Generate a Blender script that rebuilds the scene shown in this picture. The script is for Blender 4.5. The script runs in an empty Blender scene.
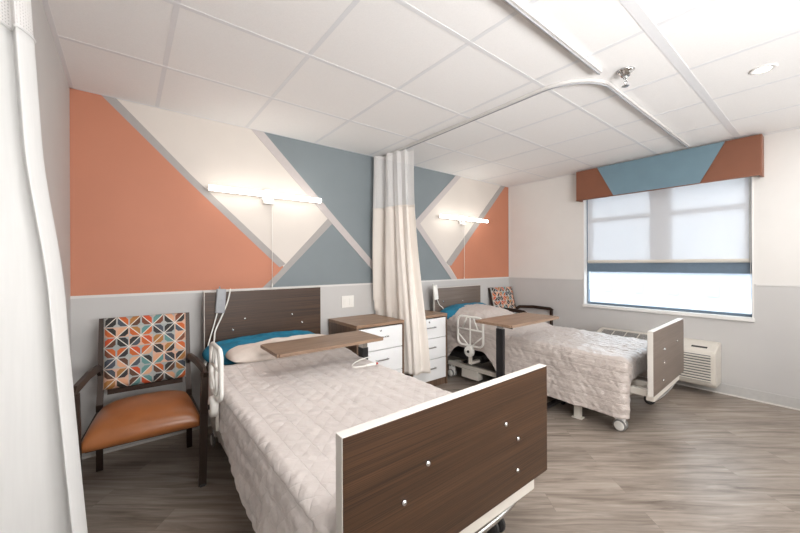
import bpy, bmesh, math, random
from mathutils import Vector, Matrix, noise
random.seed(4)
S = bpy.context.scene
COL = S.collection
PI = math.pi

# ------------------------------------------------------------------ camera
F_PX = 346.4
YAW = math.atan2(274.0, 346.4)
cam_d = bpy.data.cameras.new('camera')
cam = bpy.data.objects.new('camera', cam_d); COL.objects.link(cam)
cam_d.sensor_width = 36.0
cam_d.lens = F_PX / 800.0 * 36.0
cam_d.shift_y = -2.4 / 800.0
cam_d.clip_start = 0.02
cam.rotation_mode = 'XYZ'
fwd = Vector((math.sin(YAW), math.cos(YAW), 0)); r0 = Vector((math.cos(YAW), -math.sin(YAW), 0)); u0 = Vector((0, 0, 1))
ROLL = math.radians(0.25)
rr = r0 * math.cos(ROLL) - u0 * math.sin(ROLL); uu = u0 * math.cos(ROLL) + r0 * math.sin(ROLL)
cam.matrix_world = Matrix(((rr.x, uu.x, -fwd.x, 0), (rr.y, uu.y, -fwd.y, 0), (rr.z, uu.z, -fwd.z, 1.28), (0, 0, 0, 1)))
S.camera = cam

# ------------------------------------------------------------------ view, sky, lights
S.view_settings.view_transform = 'Standard'
S.view_settings.look = 'None'
S.view_settings.gamma = 1.0
S.view_settings.use_curve_mapping = False
S.view_settings.exposure = 0.08
W = bpy.data.worlds.new('overcast_sky'); S.world = W; W.use_nodes = True
bg = W.node_tree.nodes['Background']
bg.inputs[0].default_value = (0.82, 0.91, 1.0, 1); bg.inputs[1].default_value = 5.2

def area(name, loc, target, sx, sy, power, color=(1, 1, 1), portal=False, spread=PI):
    l = bpy.data.lights.new(name, 'AREA'); l.shape = 'RECTANGLE'; l.size = sx; l.size_y = sy
    l.energy = power; l.color = color; l.spread = spread
    if portal: l.cycles.is_portal = True
    o = bpy.data.objects.new(name, l); COL.objects.link(o); o.location = loc
    d = Vector(target) - Vector(loc)
    o.rotation_euler = d.to_track_quat('-Z', 'Y').to_euler()
    return o
area('window_portal', (4.85, 1.25, 1.47), (0, 1.25, 1.47), 1.5, 1.5, 1, portal=True)
area('overhead_fill', (1.0, 0.15, 2.42), (1.0, 0.15, 0), 1.1, 0.6, 27, (1.0, 0.995, 0.99))  # pair of added out-of-view fill lamps lighting the beds from above, not real fixtures
area('overhead_fill', (3.3, -0.5, 2.42), (3.3, -0.5, 0), 1.2, 0.6, 22, (1.0, 1.0, 1.0))
area('ceiling_bounce_fill', (1.0, -1.3, 1.5), (1.9, 1.2, 2.44), 1.6, 0.6, 62, (1.0, 0.995, 0.99), spread=PI * .75)  # pair of added lamps behind the camera, aimed up to brighten the ceiling
area('ceiling_bounce_fill', (3.6, -1.6, 1.5), (3.3, 0.7, 2.44), 1.2, 0.6, 14, (1.0, 1.0, 1.0), spread=PI * .75)

# ------------------------------------------------------------------ materials
def lin(c):
    return tuple((v / 255 / 12.92) if v / 255 <= 0.04045 else ((v / 255 + 0.055) / 1.055) ** 2.4 for v in c) + (1,)
class NT:
    def __init__(s, name):
        s.m = bpy.data.materials.new(name); s.m.use_nodes = True; s.t = s.m.node_tree
        s.b = s.t.nodes['Principled BSDF']; s.out = s.t.nodes['Material Output']
    def n(s, typ, **kw):
        n = s.t.nodes.new(typ)
        for k, v in kw.items(): setattr(n, k, v)
        return n
    def l(s, a, b): s.t.links.new(a, b)
    def math(s, op, a, b=None, c=None):
        n = s.n('ShaderNodeMath', operation=op)
        for i, v in enumerate((a, b, c)):
            if v is None: continue
            if isinstance(v, (int, float)): n.inputs[i].default_value = v
            else: s.l(v, n.inputs[i])
        return n.outputs[0]
    def coords(s, scale=(1, 1, 1), rot=(0, 0, 0), kind='Object'):
        tc = s.n('ShaderNodeTexCoord'); mp = s.n('ShaderNodeMapping')
        mp.inputs['Scale'].default_value = scale; mp.inputs['Rotation'].default_value = rot
        s.l(tc.outputs[kind], mp.inputs['Vector']); return mp.outputs[0]
    def noise(s, vec, scale=5, detail=3, rough=.5):
        n = s.n('ShaderNodeTexNoise'); n.inputs['Scale'].default_value = scale; n.inputs['Detail'].default_value = detail
        n.inputs['Roughness'].default_value = rough; s.l(vec, n.inputs['Vector']); return n.outputs['Fac']
    def ramp(s, fac, stops, interp='LINEAR'):
        r = s.n('ShaderNodeValToRGB'); cr = r.color_ramp; cr.interpolation = interp
        while len(cr.elements) < len(stops): cr.elements.new(0.5)
        for e, (p, c) in zip(cr.elements, stops): e.position = p; e.color = c
        s.l(fac, r.inputs[0]); return r.outputs[0]
    def mix(s, fac, a, b, blend='MIX'):
        m = s.n('ShaderNodeMix', data_type='RGBA', blend_type=blend)
        for i, v in ((0, fac), (6, a), (7, b)):
            if isinstance(v, (int, float)): m.inputs[i].default_value = v
            elif isinstance(v, tuple): m.inputs[i].default_value = v
            else: s.l(v, m.inputs[i])
        return m.outputs[2]
    def bump(s, h, strength=.2, dist=.01):
        b = s.n('ShaderNodeBump'); b.inputs['Strength'].default_value = strength; b.inputs['Distance'].default_value = dist
        s.l(h, b.inputs['Height']); s.l(b.outputs[0], s.b.inputs['Normal'])
def plain(name, rgb, rough=.5, metal=0, var=.04, nscale=30, bump=0, spec=.5):
    t = NT(name); c = lin(rgb)
    v = t.coords(); f = t.noise(v, nscale, 3)
    a = tuple(min(1, x * (1 + var)) for x in c[:3]) + (1,); b = tuple(x * (1 - var) for x in c[:3]) + (1,)
    t.l(t.ramp(f, [(.3, b), (.7, a)]), t.b.inputs['Base Color'])
    t.b.inputs['Roughness'].default_value = rough; t.b.inputs['Metallic'].default_value = metal
    t.b.inputs['Specular IOR Level'].default_value = spec
    if bump: t.bump(f, bump, .002)
    return t.m
def wood(name, dark, light, scale=(1.2, 40, 40), rough=.45, bump=.1):
    t = NT(name); v = t.coords(scale); f = t.noise(v, 2.2, 5, .6)
    v2 = t.coords((scale[0] * .5, scale[1] * .22, scale[2] * .22)); f2 = t.noise(v2, 1.7, 2)
    f3 = t.math('ADD', t.math('MULTIPLY', f, .72), t.math('MULTIPLY', f2, .28))
    t.l(t.ramp(f3, [(.36, lin(dark)), (.64, lin(light))]), t.b.inputs['Base Color'])
    t.b.inputs['Roughness'].default_value = rough; t.bump(f, bump, .001); return t.m
M = {}
M['wall_grey'] = plain('wall_grey', (197, 195, 193), .6, var=.015, nscale=4)
M['wall_cream'] = plain('wall_cream', (223, 220, 216), .6, var=.015, nscale=4)
M['rail_grey'] = plain('rail_grey', (216, 214, 211), .5, var=.01)
M['paint_orange'] = plain('paint_orange', (192, 126, 98), .6, var=.03, nscale=3)
M['paint_beige'] = plain('paint_beige', (214, 206, 198), .6, var=.02, nscale=3)
M['paint_slate'] = plain('paint_slate', (124, 133, 137), .6, var=.03, nscale=3)
M['paint_stripe'] = plain('paint_stripe', (164, 159, 156), .6, var=.02)
M['paint_pale_stripe'] = plain('paint_pale_stripe', (190, 182, 180), .6, var=.02)
M['base'] = plain('baseboard_vinyl', (194, 192, 189), .55)
M['caulk'] = plain('pale_toe_strip', (222, 218, 212), .5)
M['tile'] = plain('ceiling_tile', (237, 236, 235), .85, var=.02, nscale=160, bump=.15)
M['tee'] = plain('ceiling_grid', (222, 223, 225), .45, var=.01)
M['white_metal'] = plain('white_metal', (232, 230, 227), .4, var=.01)
M['cream_metal'] = plain('cream_metal', (214, 208, 198), .45, var=.02)
M['track'] = plain('aluminium', (214, 211, 208), .35, .3, var=.02)
M['chrome'] = plain('chrome', (205, 205, 205), .18, 1, var=.01)
M['black_metal'] = plain('black_metal', (30, 28, 30), .4, var=.05)
M['dark_mech'] = plain('dark_mechanism', (40, 38, 38), .6)
M['head_wood'] = wood('brown_laminate', (27, 15, 7), (82, 56, 36), (.8, 150, 150), .42)
M['head_wood_grey'] = wood('grey_brown_laminate', (95, 82, 73), (117, 103, 93), (1.4, 90, 90), .45)
M['table_wood'] = wood('table_laminate', (126, 101, 82), (154, 128, 106), (2, 22, 22), .42)
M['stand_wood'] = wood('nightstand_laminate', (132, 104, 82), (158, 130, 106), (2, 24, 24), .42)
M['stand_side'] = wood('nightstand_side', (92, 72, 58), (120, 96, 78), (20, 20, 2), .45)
M['edge'] = plain('cream_edge_band', (210, 205, 198), .45, var=.01)
M['chair_metal'] = plain('bronze_frame', (56, 42, 34), .42, .3, var=.06)
M['drawer_white'] = plain('drawer_white', (236, 236, 236), .35, var=.01)
M['teal'] = plain('teal_cloth', (22, 112, 142), .75, var=.25, nscale=14)
M['plastic_white'] = plain('white_plastic', (236, 234, 228), .4, var=.01)
M['plastic_grey'] = plain('grey_plastic', (158, 160, 164), .4)
M['rubber'] = plain('rubber', (58, 56, 56), .7)
M['tread'] = plain('caster_tread', (128, 126, 124), .6)
M['red'] = plain('red_plastic', (190, 50, 35), .4)
M['brown_vinyl'] = plain('valance_brown', (130, 82, 60), .5, var=.04, nscale=6)
M['blue_vinyl'] = plain('valance_blue', (112, 139, 152), .5, var=.04, nscale=6)
M['win_frame'] = plain('window_frame_blue_grey', (104, 122, 138), .45)
M['vent_dark'] = plain('vent_dark', (110, 110, 110), .6)
M['asphalt'] = plain('asphalt', (126, 130, 138), .9, nscale=2)
M['far_wall'] = plain('far_brick', (186, 188, 194), .9, nscale=2)
M['far_glass'] = plain('far_glass', (168, 176, 188), .4)
M['car'] = plain('car_paint', (90, 115, 150), .4)
M['cloth_cream'] = plain('cream_cloth', (222, 210, 200), .85, var=.03, nscale=40, bump=.2)

# orange-brown vinyl seat
t = NT('tan_vinyl'); f = t.noise(t.coords(), 6, 3)
t.l(t.ramp(f, [(.3, lin((144, 86, 46))), (.7, lin((166, 104, 60)))]), t.b.inputs['Base Color'])
t.b.inputs['Roughness'].default_value = .28; t.bump(t.noise(t.coords(), 90, 2), .08, .001); M['vinyl'] = t.m

# quilt
def quilt_mat(name, rgb, rough, bs=.8, sc=36, LQ=.085, nw=.5, dw=.7):
    t = NT(name); c = lin(rgb); f = t.noise(t.coords(), 9, 3)
    t.l(t.ramp(f, [(.3, tuple(x * .96 for x in c[:3]) + (1,)), (.7, c)]), t.b.inputs['Base Color'])
    t.b.inputs['Roughness'].default_value = rough; t.b.inputs['Sheen Weight'].default_value = .25
    tc = t.n('ShaderNodeTexCoord'); sp = t.n('ShaderNodeSeparateXYZ'); t.l(tc.outputs['UV'], sp.inputs[0])
    def seam(v, L, e): return t.math('POWER', t.math('MULTIPLY', t.math('PINGPONG', v, L / 2), 2 / L), e)
    u, v = sp.outputs[0], sp.outputs[1]
    hs = seam(u, LQ, .35); d1 = seam(t.math('ADD', u, v), LQ, .5); d2 = seam(t.math('SUBTRACT', u, v), LQ, .5)
    h = t.math('ADD', t.math('MULTIPLY', hs, .9), t.math('MULTIPLY', t.math('MULTIPLY', d1, d2), dw))
    h = t.math('ADD', h, t.math('MULTIPLY', t.noise(t.coords((1, 1.6, 1.6)), sc, 4, .62), nw))
    t.bump(h, bs, .008); return t.m
M['quilt'] = quilt_mat('quilt_taupe', (217, 208, 203), .62)
M['quilt_sheen'] = quilt_mat('quilt_satin', (192, 181, 174), .27, .9, 24, .075, 1.4, .3)

# curtain cloth (lets a little light through) and its net header
def cloth(name, rgb, trans=.25, net=False):
    t = NT(name); t.b.inputs['Roughness'].default_value = .9
    t.b.inputs['Base Color'].default_value = lin(rgb)
    f = t.noise(t.coords((60, 60, 3)), 2, 2)
    c = lin(rgb); t.l(t.ramp(f, [(.3, tuple(x * .96 for x in c[:3]) + (1,)), (.7, c)]), t.b.inputs['Base Color'])
    tr = t.n('ShaderNodeBsdfTranslucent'); tr.inputs[0].default_value = lin(rgb)
    mx = t.n('ShaderNodeMixShader'); mx.inputs[0].default_value = trans
    t.l(t.b.outputs[0], mx.inputs[1]); t.l(tr.outputs[0], mx.inputs[2]); o = mx.outputs[0]
    if net:
        tc = t.n('ShaderNodeTexCoord'); sp = t.n('ShaderNodeSeparateXYZ'); t.l(tc.outputs['UV'], sp.inputs[0])
        fx = t.math('FRACT', t.math('MULTIPLY', sp.outputs[0], 125)); fy = t.math('FRACT', t.math('MULTIPLY', sp.outputs[1], 125))
        hole = t.math('MULTIPLY', t.math('GREATER_THAN', fx, .6), t.math('GREATER_THAN', fy, .6))
        tp = t.n('ShaderNodeBsdfTransparent'); m2 = t.n('ShaderNodeMixShader')
        t.l(hole, m2.inputs[0]); t.l(o, m2.inputs[1]); t.l(tp.outputs[0], m2.inputs[2]); o = m2.outputs[0]
    t.l(o, t.out.inputs['Surface']); return t.m
M['curtain'] = cloth('curtain_cloth', (247, 240, 232), .22)
M['curtain_white'] = cloth('curtain_cloth_white', (226, 225, 223), .22)
M['curtain_net'] = cloth('curtain_net', (240, 238, 236), .3, True)

# roller shade: an open weave
t = NT('shade_weave'); t.b.inputs['Base Color'].default_value = lin((226, 228, 232)); t.b.inputs['Roughness'].default_value = .9
tr = t.n('ShaderNodeBsdfTranslucent'); tr.inputs[0].default_value = lin((226, 230, 236))
m1 = t.n('ShaderNodeMixShader'); m1.inputs[0].default_value = .17; t.l(t.b.outputs[0], m1.inputs[1]); t.l(tr.outputs[0], m1.inputs[2])
tp = t.n('ShaderNodeBsdfTransparent'); m2 = t.n('ShaderNodeMixShader')
f = t.noise(t.coords((1, 60, 60)), 8, 1); t.l(t.math('MULTIPLY_ADD', f,   .02, .19), m2.inputs[0])
t.l(m1.outputs[0], m2.inputs[1]); t.l(tp.outputs[0], m2.inputs[2]); t.l(m2.outputs[0], t.out.inputs['Surface']); M['shade'] = t.m

# window glass
t = NT('pane_glass'); tp = t.n('ShaderNodeBsdfTransparent'); tp.inputs[0].default_value = (.96, .98, .98, 1)
gl = t.n('ShaderNodeBsdfGlossy'); gl.inputs['Roughness'].default_value = .02
m2 = t.n('ShaderNodeMixShader'); fr = t.n('ShaderNodeFresnel'); fr.inputs[0].default_value = 1.3
t.l(fr.outputs[0], m2.inputs[0]); t.l(tp.outputs[0], m2.inputs[1]); t.l(gl.outputs[0], m2.inputs[2])
t.l(m2.outputs[0], t.out.inputs['Surface']); M['glass'] = t.m

def emis(name, rgb, s):
    t = NT(name); t.b.inputs['Base Color'].default_value = (1, 1, 1, 1)
    t.b.inputs['Emission Color'].default_value = rgb + (1,); t.b.inputs['Emission Strength'].default_value = s; return t.m
M['led'] = emis('led_diffuser', (1.0, .94, .86), 10)
M['can'] = emis('can_lamp', (1.0, .93, .85), 14)

# wood plank floor, boards laid diagonally
t = NT('plank_vinyl')
RZ = YAW + math.radians(1)
v = t.coords((1, 1, 1), (0, 0, RZ))
br = t.n('ShaderNodeTexBrick'); t.l(v, br.inputs['Vector'])
br.inputs['Scale'].default_value = 1; br.inputs['Brick Width'].default_value = 1.22; br.inputs['Row Height'].default_value = .15
br.inputs['Mortar Size'].default_value = .0012; br.inputs['Mortar Smooth'].default_value = .6; br.offset = .37
br.inputs['Color1'].default_value = (0, 0, 0, 1); br.inputs['Color2'].default_value = (1, 1, 1, 1); br.inputs['Mortar'].default_value = (.3, .3, .3, 1)
bw = t.n('ShaderNodeRGBToBW'); t.l(br.outputs['Color'], bw.inputs[0])
mp = t.n('ShaderNodeMapping'); t.l(v, mp.inputs['Vector']); mp.inputs['Scale'].default_value = (1.3, 15, 1)
cmb = t.n('ShaderNodeCombineXYZ'); t.l(t.math('MULTIPLY', bw.outputs[0], 7.0), cmb.inputs[0]); t.l(t.math('MULTIPLY', bw.outputs[0], 3.0), cmb.inputs[1])
va = t.n('ShaderNodeVectorMath', operation='ADD'); t.l(mp.outputs[0], va.inputs[0]); t.l(cmb.outputs[0], va.inputs[1])
nz = t.n('ShaderNodeTexNoise'); t.l(va.outputs[0], nz.inputs['Vector']); nz.inputs['Scale'].default_value = 1.6; nz.inputs['Detail'].default_value = 6
nz.inputs['Roughness'].default_value = .62; nz.inputs['Distortion'].default_value = .8
grain = t.ramp(nz.outputs['Fac'], [(.28, lin((104, 92, 82))), (.46, lin((138, 126, 115))), (.60, lin((156, 144, 133))), (.78, lin((176, 166, 156)))])
plankc = t.ramp(bw.outputs[0], [(0, (.90, .90, .90, 1)), (1, (1.04, 1.04, 1.04, 1))])
c1 = t.mix(1.0, grain, plankc, 'MULTIPLY')
c2 = t.mix(t.math('MULTIPLY', br.outputs['Fac'], .45), c1, lin((92, 82, 74)))
t.l(c2, t.b.inputs['Base Color']); t.b.inputs['Roughness'].default_value = .36; t.b.inputs['Specular IOR Level'].default_value = .5
t.bump(nz.outputs['Fac'], .08, .002); M['floor'] = t.m

# geometric upholstery: white diagonals with coloured half-leaves on pale grey
t = NT('leaf_upholstery'); tc = t.n('ShaderNodeTexCoord'); sp = t.n('ShaderNodeSeparateXYZ'); t.l(tc.outputs['UV'], sp.inputs[0])
N = 1 / .063
px = t.math('MULTIPLY', sp.outputs[0], N); py = t.math('MULTIPLY', sp.outputs[1], N)
cxn = t.math('FLOOR', px); cyn = t.math('FLOOR', py)
fx = t.math('SUBTRACT', t.math('FRACT', px), .5); fy = t.math('SUBTRACT', t.math('FRACT', py), .5)
par = t.math('MULTIPLY', t.math('FRACT', t.math('MULTIPLY', t.math('ADD', cxn, cyn), .5)), 2.0)
sg = t.math('MULTIPLY_ADD', t.math('GREATER_THAN', par, .5), -2.0, 1.0)
fx = t.math('MULTIPLY', fx, sg)
d = t.math('SUBTRACT', fx, fy); s_ = t.math('ADD', fx, fy)
line = t.math('LESS_THAN', t.math('ABSOLUTE', d), .055)
leaf = t.math('MULTIPLY', t.math('LESS_THAN', t.math('ABSOLUTE', d), .62),
              t.math('MULTIPLY', t.math('LESS_THAN', t.math('ABSOLUTE', fx), .43), t.math('LESS_THAN', t.math('ABSOLUTE', fy), .43)))
cb = t.n('ShaderNodeCombineXYZ'); t.l(cxn, cb.inputs[0]); t.l(cyn, cb.inputs[1]); t.l(t.math('GREATER_THAN', d, 0), cb.inputs[2])
wn = t.n('ShaderNodeTexWhiteNoise', noise_dimensions='3D'); t.l(cb.outputs[0], wn.inputs['Vector'])
colr = [(52, 50, 52), (92, 62, 48), (196, 98, 48), (72, 78, 88), (96, 140, 138), (214, 160, 126), (168, 116, 62), (50, 48, 46), (120, 70, 50), (200, 82, 44)]
lc = t.ramp(wn.outputs['Value'], [(i / len(colr), lin(c)) for i, c in enumerate(colr)], 'CONSTANT')
wn2 = t.n('ShaderNodeTexWhiteNoise', noise_dimensions='2D'); cb2 = t.n('ShaderNodeCombineXYZ'); t.l(cyn, cb2.inputs[0]); t.l(t.math('FLOOR', t.math('MULTIPLY', cxn, .5)), cb2.inputs[1]); t.l(cb2.outputs[0], wn2.inputs['Vector'])
bgc = t.ramp(wn2.outputs['Value'], [(0, lin((172, 172, 168))), (.45, lin((160, 166, 164))), (.75, lin((206, 168, 146)))], 'CONSTANT')
c = t.mix(leaf, bgc, lc); c = t.mix(line, c, lin((222, 216, 206)))
t.l(c, t.b.inputs['Base Color']); t.b.inputs['Roughness'].default_value = .8; M['leaf'] = t.m

# ------------------------------------------------------------------ mesh helpers
def link(o, parent=None):
    COL.objects.link(o)
    if parent is not None: o.parent = parent
    return o
def obj(name, bm, mats, parent=None, smooth=False, loc=(0, 0, 0)):
    me = bpy.data.meshes.new(name); bmesh.ops.recalc_face_normals(bm, faces=bm.faces) if not getattr(bm, 'keep', 0) else None
    bm.to_mesh(me); bm.free()
    if not isinstance(mats, (list, tuple)): mats = [mats]
    for m in mats: me.materials.append(M[m])
    if smooth:
        for p in me.polygons: p.use_smooth = True
    o = bpy.data.objects.new(name, me); o.location = loc
    return link(o, parent)
def tag(o, label, cat, group=None, kind=None):
    o['label'] = label; o['category'] = cat
    if group: o['group'] = group
    if kind: o['kind'] = kind
    return o
def thing(name, label, cat, loc=(0, 0, 0), rz=0, group=None):
    o = bpy.data.objects.new(name, None); o.location = loc; o.rotation_euler = (0, 0, rz); o.empty_display_size = .1
    link(o); return tag(o, label, cat, group)
def struct(o): o['kind'] = 'structure'; return o
def NB(): return bmesh.new()
def box(bm, lo, hi, bev=0, mi=0, rot=None, seg=2):
    c = [(a + b) / 2 for a, b in zip(lo, hi)]; s = [abs(b - a) for a, b in zip(lo, hi)]
    r = bmesh.ops.create_cube(bm, size=1)['verts']
    for v in r: v.co = Vector((v.co.x * s[0], v.co.y * s[1], v.co.z * s[2]))
    fs = {f for v in r for f in v.link_faces}
    for f in fs: f.material_index = mi
    if bev:
        es = {e for v in r for e in v.link_edges}
        rb = bmesh.ops.bevel(bm, geom=list(es), offset=bev, segments=seg, affect='EDGES', profile=.7)
        r = list({v for v in rb['verts']} | {v for v in r if v.is_valid})
        for f in rb['faces']: f.material_index = mi
    if rot is not None:
        for v in r: v.co = rot @ v.co
    for v in r: v.co += Vector(c)
    return bm
def bx(lo, hi, bev=0): return box(NB(), lo, hi, bev)
def tube(bm, pts, rad, n=10, mi=0, cap=True, closed=False, sq=None):
    pts = [Vector(p) for p in pts]; rings = []; L = len(pts); prev = None
    for i, p in enumerate(pts):
        if closed: d = pts[(i + 1) % L] - pts[i - 1]
        else: d = pts[min(i + 1, L - 1)] - pts[max(i - 1, 0)]
        d.normalize()
        if prev is None:
            a = Vector((0, 0, 1)) if abs(d.z) < .9 else Vector((1, 0, 0)); s = d.cross(a).normalized()
        else: s = (prev - d * prev.dot(d)).normalized()
        prev = s; w = d.cross(s)
        rd = rad[i] if isinstance(rad, (list, tuple)) else rad
        if sq: ring = [p + s * a * sq[0] / 2 + w * b * sq[1] / 2 for a, b in ((-1, -1), (1, -1), (1, 1), (-1, 1))]
        else: ring = [p + (s * math.cos(2 * PI * k / n) + w * math.sin(2 * PI * k / n)) * rd for k in range(n)]
        rings.append([bm.verts.new(q) for q in ring])
    m = len(rings[0])
    for i in range(L if closed else L - 1):
        A = rings[i]; B = rings[(i + 1) % L]
        for k in range(m):
            f = bm.faces.new((A[k], A[(k + 1) % m], B[(k + 1) % m], B[k])); f.material_index = mi
    if cap and not closed:
        for R_ in (rings[0], rings[-1]):
            f = bm.faces.new(R_); f.material_index = mi
    return bm
def lathe(bm, prof, center, axis=2, n=24, mi=0):
    c = Vector(center); rings = []
    for r, h in prof:
        ring = []
        for k in range(n):
            a = 2 * PI * k / n; p = [r * math.cos(a), r * math.sin(a)]
            q = {2: (p[0], p[1], h), 0: (h, p[0], p[1]), 1: (p[0], h, p[1])}[axis]
            ring.append(bm.verts.new(c + Vector(q)))
        rings.append(ring)
    for A, B in zip(rings, rings[1:]):
        for k in range(n): bm.faces.new((A[k], A[(k + 1) % n], B[(k + 1) % n], B[k])).material_index = mi
    for R_ in (rings[0], rings[-1]): bm.faces.new(R_).material_index = mi
    return bm
def bez(pts, n=8):
    """smooth path through points"""
    P = [Vector(p) for p in pts]; out = []
    for i in range(len(P) - 1):
        a = P[max(i - 1, 0)]; b = P[i]; c = P[i + 1]; d = P[min(i + 2, len(P) - 1)]
        for k in range(n):
            t = k / n
            out.append(.5 * ((2 * b) + (c - a) * t + (2 * a - 5 * b + 4 * c - d) * t * t + (3 * b - a - 3 * c + d) * t ** 3))
    out.append(P[-1]); return out
def prism(bm, poly, y0, y1, mi=0):
    A = [bm.verts.new((x, y0, z)) for x, z in poly]; B = [bm.verts.new((x, y1, z)) for x, z in poly]
    bm.faces.new(A).material_index = mi; bm.faces.new(B).material_index = mi
    for i in range(len(A)):
        j = (i + 1) % len(A); bm.faces.new((A[i], A[j], B[j], B[i])).material_index = mi
    return bm
def prism_x(bm, poly, x0, x1, mi=0):      # poly in (y,z)
    A = [bm.verts.new((x0, y, z)) for y, z in poly]; B = [bm.verts.new((x1, y, z)) for y, z in poly]
    bm.faces.new(A).material_index = mi; bm.faces.new(B).material_index = mi
    for i in range(len(A)):
        j = (i + 1) % len(A); bm.faces.new((A[i], A[j], B[j], B[i])).material_index = mi
    return bm

# ------------------------------------------------------------------ room shell
XL, XR, YB, YF, HC = -.285, 4.57, 3.11, -2.2, 2.44
RAIL = 1.08
struct(obj('floor', bx((XL - .2, YF - .2, -.1), (XR + .2, YB + .2, 0)), 'floor'))

# back wall with its painted mural (flat paint layers a millimetre proud of each other)
bm = NB(); box(bm, (XL - .2, YB, 0), (XR + .2, YB + .15, HC + .1), mi=0)
def paint(poly, layer, mi): prism(bm, poly, YB - .0012 * layer, YB + .01, mi)
paint([(XL, RAIL), (XR, RAIL), (XR, HC), (XL, HC)], 1, 1)                                     # beige ground
paint([(XL, RAIL), (.975, RAIL), (1.10, 1.225), (1.115, 1.262), (.391, 1.925), (-.13, HC), (XL, HC)], 2, 2)   # orange field, left
paint([(1.01, RAIL), (1.61, 1.69), (2.24, RAIL)], 2, 3)                                       # slate triangle
paint([(.93, HC), (1.64, 1.72), (2.28, RAIL), (3.34, RAIL), (2.70, 1.76), (3.45, HC)], 2, 3)  # slate field
paint([(4.45, HC), (3.25, 1.28), (3.42, RAIL), (XR, RAIL), (XR, HC)], 2, 2)                   # orange field, right
paint([(-.13, HC), (-.05, HC), (.391, 1.985), (1.135, 1.285), (1.08, 1.255), (.391, 1.915)], 3, 4)
paint([(.93, RAIL), (1.01, RAIL), (1.61, 1.69), (1.585, 1.76), (1.06, 1.20)], 4, 4)
paint([(.84, HC), (.945, HC), (1.65, 1.735), (2.32, RAIL), (2.22, RAIL), (1.60, 1.685)], 5, 5)
paint([(3.40, HC), (3.50, HC), (2.765, 1.765), (3.41, RAIL), (3.31, RAIL), (2.66, 1.765)], 5, 5)
paint([(4.38, HC), (4.48, HC), (3.30, 1.255), (3.255, 1.315 - .05), (3.215, 1.30)], 4, 4)
struct(obj('wall_back', bm, ['wall_grey', 'paint_beige', 'paint_orange', 'paint_slate', 'paint_stripe', 'paint_pale_stripe']))
bm = NB(); box(bm, (XL - .15, YF - .15, 0), (XL, YB, HC + .1)); struct(obj('wall_left', bm, 'wall_grey'))
bm = NB(); box(bm, (XL - .15, YF - .15, 0), (XR + .15, YF, HC + .1)); struct(obj('wall_front', bm, 'wall_cream'))
# window wall with its opening
WY0, WY1, WZ0, WZ1 = .49, 2.005, .76, 2.22
TH = .16
bm = NB()
for lo, hi, m_ in (((XR, YF, 0), (XR + TH, WY0, RAIL), 0), ((XR, YF, RAIL), (XR + TH, WY0, HC + .1), 1),
                  ((XR, WY1, 0), (XR + TH, YB, RAIL), 0), ((XR, WY1, RAIL), (XR + TH, YB, HC + .1), 1),
                  ((XR, WY0, 0), (XR + TH, WY1, WZ0), 0), ((XR, WY0, WZ1), (XR + TH, WY1, HC + .1), 1)):
    box(bm, lo, hi, mi=m_)
struct(obj('wall_right', bm, ['wall_grey', 'wall_cream']))
# narrow rail between the two paints
bm = NB(); box(bm, (XL, YB - .006, RAIL - .018), (XR, YB - .001, RAIL), 0); struct(obj('trim_1', bm, 'rail_grey'))
bm = NB(); box(bm, (XR - .006, WY1 + .02, RAIL - .012), (XR - .0005, YB - .008, RAIL)); box(bm, (XR - .006, YF, RAIL - .012), (XR - .0005, WY0 - .02, RAIL)); struct(obj('trim_2', bm, 'rail_grey'))
bm = NB(); box(bm, (XR - .012, YB - .014, RAIL), (XR - .0005, YB - .007, HC)); struct(obj('trim_3', bm, 'rail_grey'))
for nm, lo, hi, lo2, hi2 in (('baseboard_back', (XL, YB - .008, .008), (XR, YB - .001, .1), (XL, YB - .014, 0), (XR, YB - .001, .012)),
                   ('baseboard_left', (XL + .001, YF, .008), (XL + .008, YB - .02, .1), (XL + .001, YF, 0), (XL + .014, YB - .02, .012)),
                   ('baseboard_right', (XR - .008, YF, .008), (XR - .001, YB - .02, .1), (XR - .014, YF, 0), (XR - .001, YB - .02, .012))):
    bm = NB(); box(bm, lo, hi); box(bm, lo2, hi2, mi=1); struct(obj(nm, bm, ['base', 'caulk']))
# ceiling: slab, lay-in tiles and the exposed grid
bm = NB(); box(bm, (XL - .15, YF - .15, HC + .012), (XR + .15, YB + .15, HC + .1), mi=0)
GX = [XL - .43 + .0] + [.18 + .6175 * i for i in range(0, 8)]
GX = [XL] + [.182 + .6185 * i for i in range(0, 8) if .182 + .6185 * i < XR - .03] + [XR]
GY = [YB] + [2.445 - .624 * i for i in range(0, 8) if 2.445 - .624 * i > YF + .03] + [YF]
for i in range(len(GX) - 1):
    for j in range(len(GY) - 1):
        x0, x1 = GX[i], GX[i + 1]; y1, y0 = GY[j], GY[j + 1]
        box(bm, (x0 + .008, y0 + .008, HC + .001), (x1 - .008, y1 - .008, HC + .012), bev=.003, mi=0, seg=1)
for i, gx in enumerate(GX[1:-1]): box(bm, (gx - .012, YF, HC), (gx + .012, YB, HC + .006), mi=1)
for j, gy in enumerate(GY[1:-1]):
    w = .024 if j == 3 else .012
    box(bm, (XL, gy - w, HC - .0005), (XR, gy + w, HC + .0065), mi=1)
box(bm, (XL, YB - .018, HC - .001), (XR, YB - .002, HC + .006), mi=1); box(bm, (XR - .02, YF, HC - .001), (XR, YB, HC + .006), mi=1); box(bm, (XL, YF, HC - .001), (XL + .02, YB, HC + .006), mi=1)
struct(obj('ceiling', bm, ['tile', 'tee']))

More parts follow.
